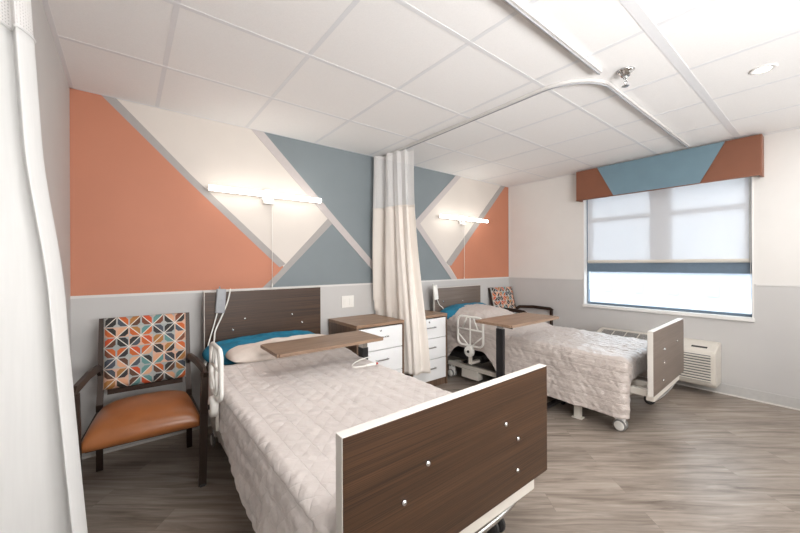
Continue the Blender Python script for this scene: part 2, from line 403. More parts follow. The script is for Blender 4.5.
# ------------------------------------------------------------------ window
win = bpy.data.objects.new('window_1', None); win.location = (XR + .1, (WY0 + WY1) / 2, WZ0); link(win); struct(win)
ox, oy, oz = win.location
def wb(name, boxes, mat, parent=win, bev=.003):
    bm = NB()
    for lo, hi in boxes: box(bm, (lo[0] - ox, lo[1] - oy, lo[2] - oz), (hi[0] - ox, hi[1] - oy, hi[2] - oz), bev)
    return obj(name, bm, mat, parent)
fx0, fx1 = XR + .075, XR + .135
wb('window_frame', [((fx0, WY0, WZ0), (fx1, WY0 + .018, WZ1)), ((fx0, WY1 - .018, WZ0), (fx1, WY1, WZ1)), ((fx0, WY0 + .018, WZ0), (fx1, WY1 - .018, WZ0 + .03)),
                    ((fx0, WY0 + .018, WZ1 - .04), (fx1, WY1 - .018, WZ1)), ((fx0 - .01, WY0 + .018, 1.175), (fx1, WY1 - .018, 1.28))], 'win_frame')
for a, b in ((WY0 + .018, 1.165), (1.275, WY1 - .018)):
    sa = wb('sash', [((fx0, a, 1.28), (fx1 - .01, a + .045, WZ1 - .04)), ((fx0, b - .045, 1.28), (fx1 - .01, b, WZ1 - .04)),
                 ((fx0, a + .045, 1.28), (fx1 - .01, b - .045, 1.32)), ((fx0, a + .045, 1.80), (fx1 - .01, b - .045, 1.85)), ((fx0, a + .045, WZ1 - .08), (fx1 - .01, b - .045, WZ1 - .04))], 'cream_metal')
    wb('pane', [((fx0 + .02, a + .04, 1.31), (fx0 + .026, b - .04, WZ1 - .07))], 'glass', sa, 0)
wb('mullion', [((fx0 - .012, 1.165, 1.28), (fx1, 1.275, WZ1 - .04))], 'cream_metal')
wb('pane', [((fx0 + .02, WY0 + .03, WZ0 + .025), (fx0 + .026, WY1 - .03, 1.18))], 'glass', win, 0)
wb('window_sill', [((XR - .02, WY0 - .012, WZ0 - .03), (fx0, WY1 + .012, WZ0 + .004))], 'white_metal')
wb('window_reveal', [((XR - .006, WY1 - .006, WZ0), (fx0, WY1 + .006, WZ1)), ((XR - .006, WY0 - .006, WZ0), (fx0, WY0 + .006, WZ1))], 'white_metal', win, 0)

# roller shade
sh = thing('roller_shade', 'pale see-through roller shade pulled over the upper part of the window', 'window shade', (XR + .03, 1.245, 1.29))
bm = NB(); box(bm, (-.001, -.725, .012), (.001, .725, .86)); obj('shade_fabric', bm, 'shade', sh)
bm = NB(); box(bm, (-.008, -.725, 0), (.008, .725, .028), .004); obj('hem_bar', bm, 'cream_metal', sh)
bm = NB(); tube(bm, [(0, -.73, .88), (0, .73, .88)], .025, 14); obj('roller_tube', bm, 'white_metal', sh, True)
bm = NB(); tube(bm, [(-.015, -.735, .86), (-.015, -.738, -.3), (-.015, -.745, -.32), (-.015, -.75, -.3), (-.015, -.742, .86)], .0018, 6); obj('bead_chain', bm, 'white_metal', sh, True)

# valance
va = thing('window_valance', 'brown and blue upholstered box valance above the window', 'valance', (XR, 1.225, 2.06))
bm = NB(); box(bm, (-.14, -.81, 0), (-.115, .81, .365), .008, 0)
for s in (-1, 1): box(bm, (-.115, s * .81 - (.025 if s > 0 else 0), 0), (-.002, s * .81 + (0 if s > 0 else .025), .365), .004, 0)
obj('cornice_box', bm, 'brown_vinyl', va)
bm = NB(); prism_x(bm, [(.385, 0.002), (.565, .363), (-.575, .363), (-.385, .002)], -.146, -.139); obj('blue_panel', bm, 'blue_vinyl', va)['label'] = 'blue vinyl middle panel'
bm = NB(); tube(bm, [(-.145, .385, .0), (-.145, .565, .365)], .003, 6); tube(bm, [(-.145, -.385, .0), (-.145, -.575, .365)], .003, 6); tube(bm, [(-.142, -.81, .004), (-.142, .81, .004)], .005, 6)
obj('piping', bm, 'brown_vinyl', va, True)

# outdoors, far below and beyond the window
tag(obj('parking_lot', bx((6, -30, -3.1), (60, 40, -3.0)), 'asphalt'), 'pale asphalt lot outside the window', 'ground')['kind'] = 'structure'
b1 = thing('distant_building', 'pale low building seen through the lower window pane', 'building', (40, 2, -3))
bm = NB(); box(bm, (0, -14, 0), (6, 16, 3.4)); obj('wall', bm, 'far_wall', b1)
bm = NB(); box(bm, (-.3, -14.3, 3.4), (6.3, 16.3, 3.7)); obj('roof', bm, 'vent_dark', b1)
for i in range(10):
    bm = NB(); box(bm, (-.05, -12.5 + i * 2.8, 1.3), (.02, -11.6 + i * 2.8, 2.3)); obj('window', bm, 'far_glass', b1)
def car(x, y, where):
    c = thing('car', where, 'car', (x, y, -3.0), PI / 2, None)
    bm = NB(); prism_x(bm, [(-2.1, .3), (2.1, .3), (2.15, .8), (1.2, .95), (.6, 1.42), (-1.1, 1.42), (-1.8, .95), (-2.15, .85)], -.85, .85); bmesh.ops.bevel(bm, geom=bm.edges[:], offset=.06, segments=2, affect='EDGES'); obj('car_body', bm, 'car', c)
    for sx in (-.8, .8):
        for sy in (-1.35, 1.35):
            bm = NB(); lathe(bm, [(.3, -.1), (.33, -.06), (.33, .06), (.3, .1)], (sx, sy, .33), 0, 18); obj('wheel', bm, 'rubber', c)
car(22, 3.0, 'parked blue-grey car seen through the right of the lower window pane')
car(24, 8.5, 'parked blue-grey car seen through the left of the lower window pane')

# ------------------------------------------------------------------ cubicle curtain tracks
def track(path, label):
    bm = NB(); P = [Vector(p) for p in path]
    tube(bm, P, .01, sq=(.030, .020)); d = [p - Vector((0, 0, .013)) for p in P]; tube(bm, d, .01, sq=(.006, .006), mi=1)
    return tag(obj('curtain_track', bm, ['track', 'plastic_grey']), label, 'curtain track')
ZT = HC - .012
r = .30
arc = [(2.165 + r - r * math.cos(a), .915 + r - r * math.sin(a), ZT) for a in [PI / 2 * k / 12 for k in range(13)]]
track([(2.165, YB - .01, ZT), (2.165, 2.0, ZT)] + arc + [(3.4, .915, ZT), (4.34, .915, ZT)], 'long bent metal ceiling track curving around the far bed')
arc = [(.13 - .3 * math.sin(a), .885 + .3 - .3 * math.cos(a), ZT) for a in [PI / 2 * k / 10 for k in range(11)]]
track([(2.235, .885, ZT), (1.2, .885, ZT)] + arc + [(-.17, 1.55, ZT)], 'straight metal ceiling track ending beside the sprinkler head')

# ------------------------------------------------------------------ curtains
def curtain(name, label, pathf, z0, z1, znet, nt=150, nz=60, mat='curtain'):
    root = thing(name, label, 'curtain', pathf(0, z0))
    root.location.z = z0
    o = Vector(root.location)
    def sheet(za, zb, n, m_, nm):
        bm = NB(); uvl = bm.loops.layers.uv.new('UVMap'); g = []; dist = {}
        for j in range(n + 1):
            z = za + (zb - za) * j / n; row = []; acc = 0; pv = None
            for i in range(nt + 1):
                p = Vector(pathf(i / nt, z))
                if pv is not None: acc += (p.xy - pv.xy).length
                pv = p; v = bm.verts.new(p - o); row.append(v); dist[v] = (acc, z)
            g.append(row)
        for j in range(n):
            for i in range(nt):
                f = bm.faces.new((g[j][i], g[j][i + 1], g[j + 1][i + 1], g[j + 1][i])); f.smooth = True
                for lp in f.loops: lp[uvl].uv = dist[lp.vert]
        ob = obj(nm, bm, m_, root, True)
        if m_ != 'curtain_net':
            md = ob.modifiers.new('thick', 'SOLIDIFY'); md.thickness = .0016; md.offset = 0
        return ob
    sheet(z0, znet, nz, mat, 'curtain_cloth'); sheet(znet, z1, 20, 'curtain_net', 'net_header')['label'] = 'white open net header'
    bm = NB()
    tube(bm, [Vector(pathf(i / nt, znet)) - o for i in range(nt + 1)], .004, 6); obj('header_seam', bm, mat, root, True)
    for k in range(7):
        p = Vector(pathf((k + .5) / 7, z1)) - o
        bm = NB(); tube(bm, [p + Vector((0, 0, -.012)), p + Vector((0, 0, .006)), p + Vector((0, 0, max(.012, HC - .03 - z1)))], .0022, 6); obj('carrier_hook', bm, 'white_metal', root, True)
    return root
def sm(a, b, x):
    t = max(0, min(1, (x - a) / (b - a))); return t * t * (3 - 2 * t)
def poly(P, t):
    s = t * (len(P) - 1); i = min(int(s), len(P) - 2); k = s - i
    a = P[max(i - 1, 0)]; b = P[i]; c = P[i + 1]; d = P[min(i + 2, len(P) - 1)]
    return [.5 * (2 * b[m] + (c[m] - a[m]) * k + (2 * a[m] - 5 * b[m] + 4 * c[m] - d[m]) * k * k + (3 * b[m] - a[m] - 3 * c[m] + d[m]) * k ** 3) for m in (0, 1)]
def mid_path(t, z):
    top = [(2.10, 3.075), (2.13, 2.93), (2.14, 2.80), (2.165, 2.70), (2.21, 2.64), (2.27, 2.62)]
    low = [(2.13, 3.06), (2.13, 2.90), (2.13, 2.70), (2.135, 2.52), (2.20, 2.455), (2.33, 2.44)]
    k = sm(.1, 2.1, z) ** .8 if z < 2.1 else 1
    P = [(a[0] * k + b[0] * (1 - k), a[1] * k + b[1] * (1 - k)) for a, b in zip(top, low)]
    x, y = poly(P, t); x2, y2 = poly(P, min(1, t + .01)); x1, y1 = poly(P, max(0, t - .01))
    dx, dy = x2 - x1, y2 - y1; l_ = math.hypot(dx, dy) or 1
    ph = 2 * PI * 4.5 * t + .6 * math.sin(1.7 * z + 3 * t) + 2.2
    amp = (.022 + .012 * math.sin(7 * t + 1)) * (.75 + .25 * sm(.3, 1.5, z))
    if z > .9: amp *= 1 + .5 * (1 - t)
    o_ = amp * math.sin(ph) + .006 * math.sin(2.1 * ph + 2 * z)
    x += -dy / l_ * o_ - .035; y += dx / l_ * o_
    if z < .80 and y > 2.53: x = max(2.082, min(2.182, x))
    return (x, min(y, 3.09), z)
curtain('cubicle_curtain', 'cream curtain with white net header gathered between the two nightstands', mid_path, .235, 2.405, 1.86)
def left_path(t, z):
    low = max(0.0, 1 - z / 2.4)
    xr = -.205 + .02 * sm(1.6, 1.2, z) + .14 * low ** 1.3 if z < 1.6 else -.205 + .14 * low ** 1.3
    # starts by the wall near the camera side, runs out towards the room, then folds away along the wall
    P = [(-.276, 1.16), (-.262, 1.23), (-.248, 1.20), (xr - .035, 1.25), (xr - .02, 1.22), (xr, 1.28), (xr - .045, 1.36), (-.235, 1.44), (-.262, 1.50)]
    s = t * (len(P) - 1); i = min(int(s), len(P) - 2); k = s - i
    a = P[max(i - 1, 0)]; b = P[i]; c = P[i + 1]; d = P[min(i + 2, len(P) - 1)]
    q = [.5 * (2 * b[m] + (c[m] - a[m]) * k + (2 * a[m] - 5 * b[m] + 4 * c[m] - d[m]) * k * k + (3 * b[m] - a[m] - 3 * c[m] + d[m]) * k ** 3) for m in (0, 1)]
    return (max(q[0], XL + .006) , q[1] + .01 * math.sin(3 * z + 4 * t), z)
curtain('cubicle_curtain', 'white curtain with net header hanging along the left wall at the photo edge', left_path, .06, 2.405, 1.86, mat='curtain_white')

# ------------------------------------------------------------------ beds
def hand_box(bm, c, s, rot=None, bev=.006): box(bm, [a - b / 2 for a, b in zip(c, s)], [a + b / 2 for a, b in zip(c, s)], bev, rot=rot)
def caster(parent, x, y, r=.044, hub='plastic_white', yoke='white_metal'):
    bm = NB(); box(bm, (x - .022, y - .03, 2 * r - .02), (x + .022, y + .03, 2 * r + .03), .006); tube(bm, [(x, y, 2 * r), (x, y, 2 * r + .07)], .012, 10)
    c = obj('caster', bm, yoke, parent)
    for s in (-1, 1):
        bm = NB(); lathe(bm, [(r * .55, -.009), (r * .92, -.009), (r, -.005), (r, .005), (r * .92, .009), (r * .55, .009)], (x + s * .024, y, r), 0, 24); obj('wheel', bm, 'tread' if hub != 'rubber' else 'rubber', c, True)
        bm = NB(); lathe(bm, [(.008, -.013), (r * .7, -.0115), (r * .8, -.009), (r * .8, .009), (r * .7, .0115), (.008, .013)], (x + s * .024, y, r), 0, 24); obj('hub_cap', bm, hub, c, True)
def make_bed(x0, x1, hh, yh, yf, zh, zf, zb, wood_m, label, mx, fbolts, hbolts, zmat):
    root = thing('hospital_bed', label, 'bed', ((x0 + x1) / 2, (yh + yf) / 2, 0))
    cx, cy = root.location.x, root.location.y
    hw = (x1 - x0) / 2; Lh = yh - cy; Lf = yf - cy
    # headboard
    fw = hw; hw = hh
    bm = NB(); box(bm, (-hw + .004, Lh - .014, .42), (hw - .004, Lh + .013, zh - .004), .002); hb = obj('headboard', bm, wood_m, root)
    bm = NB(); box(bm, (-hw, Lh - .013, .41), (-hw + .006, Lh + .014, zh), .002); box(bm, (hw - .005, Lh - .013, .41), (hw, Lh + .014, zh), .002); box(bm, (-hw + .006, Lh - .013, zh - .006), (hw - .005, Lh + .014, zh), .002)
    obj('edge_band', bm, 'edge', hb)['label'] = 'pale edge band'
    for px, pz in hbolts:
        bm = NB(); lathe(bm, [(.009, 0), (.009, -.004), (.005, -.007), (.001, -.0075)], (px - cx, Lh - .012, pz), 1, 14); obj('bolt', bm, 'chrome', hb, True)
    hw = fw
    # footboard
    bm = NB(); box(bm, (-hw + .002, Lf - .019, zb + .003), (hw - .002, Lf + .012, zf - .003), .0015); fb = obj('footboard', bm, wood_m, root)
    bm = NB(); box(bm, (-hw, Lf - .0175, zb), (-hw + .014, Lf + .017, zf), .002); box(bm, (hw - .006, Lf - .0175, zb), (hw, Lf + .017, zf), .002)
    box(bm, (-hw + .010, Lf - .0175, zf - .013), (hw - .005, Lf + .017, zf), .002); obj('edge_band', bm, 'edge', fb)['label'] = 'pale edge band'
    for px, pz in fbolts:
        bm = NB(); lathe(bm, [(.009, 0), (.009, -.004), (.006, -.008), (.001, -.009)], (px - cx, Lf - .019, pz), 1, 14); obj('bolt', bm, 'chrome', fb, True)
    # deck frame
    bm = NB()
    for s in (-1, 1): box(bm, (s * (hw - .20) - .02, Lf + .02, zb + .005), (s * (hw - .20) + .02, Lh - .04, zb + .045), .004)
    for k in range(6): yy = Lf + .30 + k * (Lh - Lf - .43) / 5; box(bm, (-hw + .07, yy - .02, zb + .012), (hw - .07, yy + .02, zb + .045), .003)
    obj('deck_frame', bm, 'cream_metal', root)
    # end bumper under the footboard
    bm = NB(); box(bm, (-hw + .07, Lf - .005, zb - .055), (hw - .08, Lf + .045, zb - .002), .008)
    for s in (-1, 1): box(bm, (s * (hw - .10) - .02, Lf + .01, zb - .03), (s * (hw - .10) + .02, Lf + .30, zb + .02), .004)
    obj('foot_rail', bm, 'cream_metal', root)
    bm = NB(); tube(bm, bez([(-hw + .12, Lf + .02, zb - .05), (-hw * .5, Lf + .02, zb - .085), (0, Lf + .02, zb - .095), (hw * .5, Lf + .02, zb - .085), (hw - .16, Lf + .02, zb - .05)]), .012, 10); obj('foot_bar', bm, 'chrome', root, True)
    # lower base
    bm = NB(); zz = .15
    for s in (-1, 1): box(bm, (s * (hw - .06) - .022, Lf + .26, zz - .012), (s * (hw - .06) + .022, Lh - .20, zz + .033), .004)
    for yy in (Lf + .30, 0, Lh - .26): box(bm, (-hw + .08, yy - .03, zz - .01), (hw - .08, yy + .03, zz + .03), .004)
    obj('base_frame', bm, 'cream_metal', root)
    if x0 > 2: bm = NB(); box(bm, (-hw + .03, Lh - .62, .05), (-hw + .11, Lh - .40, .145), .005); obj('battery_box', bm, 'cream_metal', root)
    # lifting arms & motors
    bm = NB()
    for s in (-1, 1):
        for a_, b_ in ((Lf + .45, -.15), (Lh - .35, .25)):
            bm = NB(); tube(bm, [(s * (hw - .14), a_, .17), (s * (hw - .14), b_, zb + .03)], .018, 8, sq=(.03, .04)); obj('lift_arm', bm, 'dark_mech', root)
    bm = NB()
    box(bm, (-.12, .25, .18), (.02, .65, .30), .02); tube(bm, [(-.05, .3, .26), (-.05, -.35, .29)], .025, 10)
    box(bm, (-hw + .10, Lh - .62, .22), (hw - .12, Lh - .12, .29), .01)
    obj('lift_mechanism', bm, 'dark_mech', root)
    for s in (-1, 1):
        caster(root, s * (hw - .07), Lf + .21, hub='plastic_white' if s < 0 else 'rubber', yoke='white_metal' if s < 0 else 'black_metal'); caster(root, s * (hw - .07), Lh - .23)
    for s in (-1, 1):
        bm = NB(); box(bm, (s * (hw - .05) - .022, Lf + .49, .008), (s * (hw - .05) + .022, Lf + .54, .14), .004); box(bm, (s * (hw - .05) - .03, Lf + .475, 0), (s * (hw - .05) + .03, Lf + .555, .010), .003); obj('floor_lock', bm, 'cream_metal', root)
    # mattress
    m0, m1, my0, my1 = mx
    bm = NB(); box(bm, (m0 - cx, my0 - cy, zb + .06), (m1 - cx, my1 - cy, zmat), .035, seg=4); obj('mattress', bm, 'quilt', root, True)
    # assist rail at the head end, window-less side
    return root, cx, cy
HB1 = [(.749, .848), (.66, .766), (1.136, .848), (1.227, .769)]
FB1 = [(.633, .811), (.728, .665), (1.132, .668), (1.212, .588), (1.207, .465)]
FB1 = [(.728, .665), (.633, .585), (1.132, .668), (1.212, .588), (1.207, .465)]
bed1, b1x, b1y = make_bed(.432, 1.438, .475, 2.975, .807, 1.075, .836, .378, 'head_wood', 'nearer bed with dark brown head and foot panels beside the patterned armchair', (.475, 1.405, .86, 2.93), FB1, HB1, .555)
bed2, b2x, b2y = make_bed(2.89, 3.80, .4425, 2.975, .840, .995, .795, .332, 'head_wood_grey', 'farther bed with grey-brown end panels, next to the window', (2.945, 3.755, 1.03, 2.93), [(3.164, .631), (3.554, .636), (3.163, .529), (3.137, .403)], [(3.053, .829), (3.418, .81)], .535)

def assist_rail(root, cx, cy, x, y0, y1, z0, z1):
    bm = NB(); X = x - cx; a, b = y0 - cy, y1 - cy
    def rr(r, yy0, yy1, zz0, zz1, n=6):
        pts = []
        for (py, pz, s) in ((yy1 - r, zz1 - r, 0), (yy0 + r, zz1 - r, 1), (yy0 + r, zz0 + r, 2), (yy1 - r, zz0 + r, 3)):
            for k in range(n + 1):
                an = PI / 2 * (s + k / n); pts.append((X, py + r * math.cos(an), pz + r * math.sin(an)))
        return pts
    tube(bm, rr(.055, a, b, z0, z1), .011, 10, closed=True)
    my = (a + b) / 2; mz = z0 + (z1 - z0) * .56
    tube(bm, [(X, a, mz), (X, b, mz)], .008, 8); tube(bm, [(X, my, z0), (X, my, z1)], .008, 8)
    for s in (-1, 1):
        e = a if s < 0 else b
        tube(bm, [(X, e, mz - .05), (X, my + s * .02, z0)], .007, 8); tube(bm, [(X, my + s * .10, mz), (X, my + s * .04, z1)], .007, 8)
    ar = obj('assist_rail', bm, 'plastic_white', root, True); ar['label'] = 'white tubular assist rail'
    bm = NB(); lathe(bm, [(.02, -.022), (.052, -.020), (.056, -.010), (.056, .012), (.03, .018)], (X - .012, my, z0 - .055), 0, 24); lathe(bm, [(.012, -.03), (.016, -.02)], (X - .012, my, z0 - .055), 0, 12, 1); obj('pivot_dial', bm, ['plastic_white', 'dark_mech'], ar, True)
    bm = NB(); box(bm, (X - .004, my - .02, z0 - .19), (X + .010, my + .02, z0 - .03), .003); box(bm, (X, my - .02, z0 - .19), (X + .14, my + .02, z0 - .165), .003); obj('rail_bracket', bm, 'cream_metal', ar)
assist_rail(bed1, b1x, b1y, .385, 1.98, 2.25, .565, .835)
assist_rail(bed2, b2x, b2y, 2.80, 2.20, 2.52, .44, .735)

# quilts -----------------------------------------------------------
def interp(tab, y):
    if y <= tab[0][0]: return tab[0][1]
    for (a, va_), (b, vb) in zip(tab, tab[1:]):
        if y <= b: return va_ + (vb - va_) * sm(a, b, y)
    return tab[-1][1]
def quilt(label, xl, xr, ya, yb, ztab, hemL, hemR, mat, L=.105, puff=.012, wr=.004, flare=.0, seed=0, foot=.20, rad=.05, crown=.0, fl_l=.02, tp=.35, hump=0.0):
    """drape: s runs from the left hem over the top to the right hem, y along the bed; the foot end turns down too"""
    bm = NB(); ny = int((yb - ya) / .0095); g = []; uvl = bm.loops.layers.uv.new('UVMap'); UVD = {}
    W_ = xr - xl; step = .0095
    nL = 46; nT = int(W_ / step); nF = int(foot / .012)
    def section(y, drop=0.0):
        zt = interp(ztab, y); row = []
        hl = min(interp(hemL, y), zt - .06); hr = min(interp(hemR, y), zt - .06)
        pts = []
        for i in range(nL):           # left side, bottom to top
            k = i / nL; z = hl + (zt - rad - hl) * k
            pts.append((xl - fl_l * (1 - k) ** 1.2, z, 'L', zt - rad - z))
        for i in range(7):
            a = PI - (PI / 2) * i / 6; pts.append((xl + rad + rad * math.cos(a), zt - rad + rad * math.sin(a), 'C', 0))
        for i in range(1, nT - 1):
            k = i / nT; x = xl + rad + (W_ - 2 * rad) * k; pts.append((x, zt + crown * math.sin(PI * k), 'T', 0))
        for i in range(7):
            a = PI / 2 - (PI / 2) * i / 6; pts.append((xr - rad + rad * math.cos(a), zt - rad + rad * math.sin(a), 'C', 0))
        for i in range(1, nL + 1):
            k = i / nL; z = zt - rad + (hr - (zt - rad)) * k; pts.append((xr + fl_l * k ** 1.2, z, 'R', zt - rad - z))
        return pts
    def emit(y, yo, zo, fold):
        pts = section(y); s = -(0.6)
        row = []; px, pz = pts[0][0], pts[0][1]
        # arclength measured from the left top edge so the pattern stays continuous
        acc = 0; arc = [0]
        for q in range(1, len(pts)):
            acc += math.hypot(pts[q][0] - pts[q - 1][0], pts[q][1] - pts[q - 1][1]); arc.append(acc)
        off = arc[nL]; zt_ = interp(ztab, y)
        for q, (x, z, kind, dn) in enumerate(pts):
            s = arc[q] - off; yy = y - fold
            a = (s + yy) * PI / L; b = (s - yy) * PI / L
            seam = abs(math.sin(s * PI / L)) ** .32
            zig = abs(math.sin(yy * PI / (L * .8) + 1.1 * math.sin(s * PI / L) + noise.noise(Vector((s * 4, yy * 4, seed))) * 1.2)) ** .7
            h = puff * (tp if kind == 'T' else (1 + tp) / 2 if kind == 'C' else 1.0) * seam * (.3 + .7 * zig)
            h += wr * noise.noise(Vector((s * 9, yy * 9, seed))) + wr * .6 * noise.noise(Vector((s * 28, yy * 28, seed + 3)))
            n0 = pts[max(q - 1, 0)]; n1 = pts[min(q + 1, len(pts) - 1)]
            tx, tz = n1[0] - n0[0], n1[1] - n0[1]; l_ = math.hypot(tx, tz) or 1; nx, nz_ = -tz / l_, tx / l_
            if kind in 'LR': 
                w_ = flare * (dn / .35) * math.sin(yy * 14 + seed + 1.5 * math.sin(yy * 5)); x += w_ * (-1 if kind == 'L' else 1)
            if hump:
                hy = hump * sm(.62, .78, zt_); u_ = min(1, abs(2 * (x - xl) / W_ - 1)); z -= hy * u_ ** 2.6 * max(0, min(1, (z - .35) / (zt_ - .35)))
            X = x + nx * h; Y = y + yo; Z = z + nz_ * h
            if fold > 0:
                a_ = min(fold / rad, 1) * PI / 2; sgn = 1 if q < len(pts) / 2 else -1
                if kind in 'LR':
                    X += sgn * (rad + h) * (1 - math.cos(a_)); Y = y - (rad + h) * math.sin(a_)
                elif kind == 'C':
                    cxx = (xl + rad) if sgn > 0 else (xr - rad); vx = X - cxx; vz = Z - (zt_ - rad)
                    X = cxx + vx * math.cos(a_); Z = zt_ - rad + vz * math.cos(a_) - max(0, fold - rad); Y = y - (rad + h) * math.sin(a_)
                else: Z -= zo + h * math.sin(a_); Y = y + yo - h * math.sin(a_)
            row.append(bm.verts.new((X, Y, Z))); UVD[row[-1]] = (s + 5, yy + 5)
        return row
    rows = []
    for j in range(nF, 0, -1):      # turned-down foot end
        d = foot * j / nF
        if d < rad: a = (d / rad) * PI / 2; yo = -rad * math.sin(a); zo = rad * (1 - math.cos(a))
        else: yo = -rad; zo = rad + (d - rad)
        rows.append(emit(ya, yo, zo, d))
    for j in range(ny + 1): rows.append(emit(ya + (yb - ya) * j / ny, 0, 0, 0))
    for j, (A, B) in enumerate(zip(rows, rows[1:])):
        for i in range(len(A) - 1):
            if foot * (nF - j) / nF > rad + .012 and (i < nL + 6 or i > len(A) - nL - 8): continue     # the foot end is one flap between the side skirts
            f = bm.faces.new((A[i], A[i + 1], B[i + 1], B[i]))
            for lp in f.loops: lp[uvl].uv = UVD[lp.vert]
    bmesh.ops.delete(bm, geom=[v for v in bm.verts if not v.link_faces], context='VERTS')
    bmesh.ops.recalc_face_normals(bm, faces=bm.faces)
    c = Vector(((xl + xr) / 2, (ya + yb) / 2, interp(ztab, (ya + yb) / 2)))
    for v in bm.verts: v.co -= c
    o = obj('quilted_bedspread', bm, mat, None, True, c)
    md = o.modifiers.new('thick', 'SOLIDIFY'); md.thickness = .006; md.offset = -1
    return tag(o, label, 'bedspread')
q1 = quilt('pale grey quilted bedspread tucked over the nearer bed', .415, 1.425, .905, 2.52,
      [(.85, .575), (2.25, .575), (2.45, .60), (2.55, .61)], [(.8, .19), (1.4, .235), (1.9, .335), (2.2, .43), (2.45, .46)], [(.8, .30), (2.5, .36)],
      'quilt', L=.085, puff=.010, wr=.005, flare=.010, seed=2, tp=.42)
q2 = quilt('satin-sheened quilted bedspread over the farther bed', 2.875, 3.80, 1.02, 2.76,
      [(1.0, .567), (1.95, .585), (2.25, .65), (2.5, .765), (2.72, .785)], [(.95, .14), (1.95, .15), (2.25, .40), (2.55, .42), (2.7, .26), (2.85, .24)], [(.95, .2), (2.7, .25)],
      'quilt_sheen', L=.075, puff=.006, wr=.009, flare=.008, seed=7, tp=.75, hump=.13, foot=.16, fl_l=.045)

# pillows -----------------------------------------------------------
def pillow(name, label, c, size, mat, cat='pillow', e=.55, rotx=0, wr=.012, seed=0, n=40):
    bm = NB(); sx, sy, sz = [s / 2 for s in size]; top = []; bot = []
    for j in range(n + 1):
        rt = []; rb = []
        for i in range(n + 1):
            u = -1 + 2 * i / n; v = -1 + 2 * j / n
            h = max(0, (1 - abs(u) ** 3.2)) ** e * max(0, (1 - abs(v) ** 3.0)) ** e
            pin = 1 - .06 * (u * u * v * v)
            x = u * sx * (1 - .04 * v * v) * pin; y = v * sy * (1 - .05 * u * u) * pin
            w_ = wr * noise.noise(Vector((u * 3 + seed, v * 3, seed))) + wr * .5 * noise.noise(Vector((u * 8, v * 8 + seed, 1)))
            rt.append(bm.verts.new((x, y, h * sz + w_ * h)))
            rb.append(rt[-1] if (i in (0, n) or j in (0, n)) else bm.verts.new((x, y, -h * sz * .75)))
        top.append(rt); bot.append(rb)
    for j in range(n):
        for i in range(n):
            bm.faces.new((top[j][i], top[j][i + 1], top[j + 1][i + 1], top[j + 1][i]))
            q = (bot[j][i], bot[j + 1][i], bot[j + 1][i + 1], bot[j][i + 1])
            if len(set(q)) == 4:
                try: bm.faces.new(q)
                except ValueError: pass
    o = obj(name, bm, mat, None, True, c); o.rotation_euler = (rotx, 0, 0)
    return tag(o, label, cat)
pillow('pillow', 'teal pillow against the brown headboard of the nearer bed', (.872, 2.79, .632), (.90, .30, .17), 'teal', rotx=math.radians(14), seed=1)
pillow('folded_blanket', 'cream blanket fold lying over the front of the teal pillow', (.955, 2.60, .648), (.84, .26, .125), 'cloth_cream', 'blanket', seed=5, rotx=math.radians(8))
p2 = pillow('pillow', 'teal pillow against the grey-brown headboard of the farther bed', (3.33, 2.80, .665), (.90, .30, .25), 'teal', rotx=math.radians(14), seed=9)

# hand controls and cords ------------------------------------------------
def hand_control(x, y, ztop, ln, tilt, mat, label, cordpts):
    root = thing('hand_control', label, 'remote control', (x, y, ztop - ln))
    bm = NB(); R_ = Matrix.Rotation(math.radians(tilt), 3, 'Y'); box(bm, (-.033, -.012, 0), (.033, .012, ln), .009, rot=R_, seg=3); obj('housing', bm, mat, root, True)
    bm = NB(); tube(bm, bez([(0, .012, ln - .03), (0, .030, ln + .012), (0, .046, ln + .004), (0, .050, ln - .05)], 6), .004, 8); obj('hook', bm, mat, root, True)
    for k in range(4):
        bm = NB(); p = R_ @ Vector(((k % 2) * .020 - .010, -.013, ln * .55 - (k // 2) * .03 - ln / 2)) + Vector((0, 0, ln / 2)); box(bm, (p.x - .006, p.y - .002, p.z - .005), (p.x + .006, p.y + .002, p.z + .005), .001); obj('button', bm, mat, root)
    bm = NB(); tube(bm, [Vector(p) - Vector(root.location) for p in bez(cordpts, 10)], .0045, 8); obj('cord', bm, 'plastic_white', root, True)
    return root
hand_control(.570, 2.945, 1.095, .185, 4, 'plastic_grey', 'grey hand control hooked on the brown headboard, white cord hanging', [(.545, 2.945, .91), (.52, 2.935, .82), (.48, 2.90, .70), (.44, 2.8, .60), (.40, 2.6, .50)])
hc2 = hand_control(2.90, 2.945, 1.03, .17, -8, 'plastic_white', 'white hand control hooked on the farther headboard', [(2.93, 2.945, .86), (2.95, 2.93, .80), (2.99, 2.90, .74), (2.93, 2.85, .60), (2.88, 2.7, .50)])
bm = NB(); tube(bm, bez([(.648, 2.990, 1.078), (.640, 2.955, 1.083), (.622, 2.952, 1.0), (.585, 2.948, .90), (.530, 2.93, .78), (.505, 2.86, .70), (.42, 2.70, .56), (.38, 2.4, .45)], 10), .0055, 8)
tag(obj('power_cord', bm, 'plastic_white', None, True), 'thick white cord looped over the top of the brown headboard', 'cord')
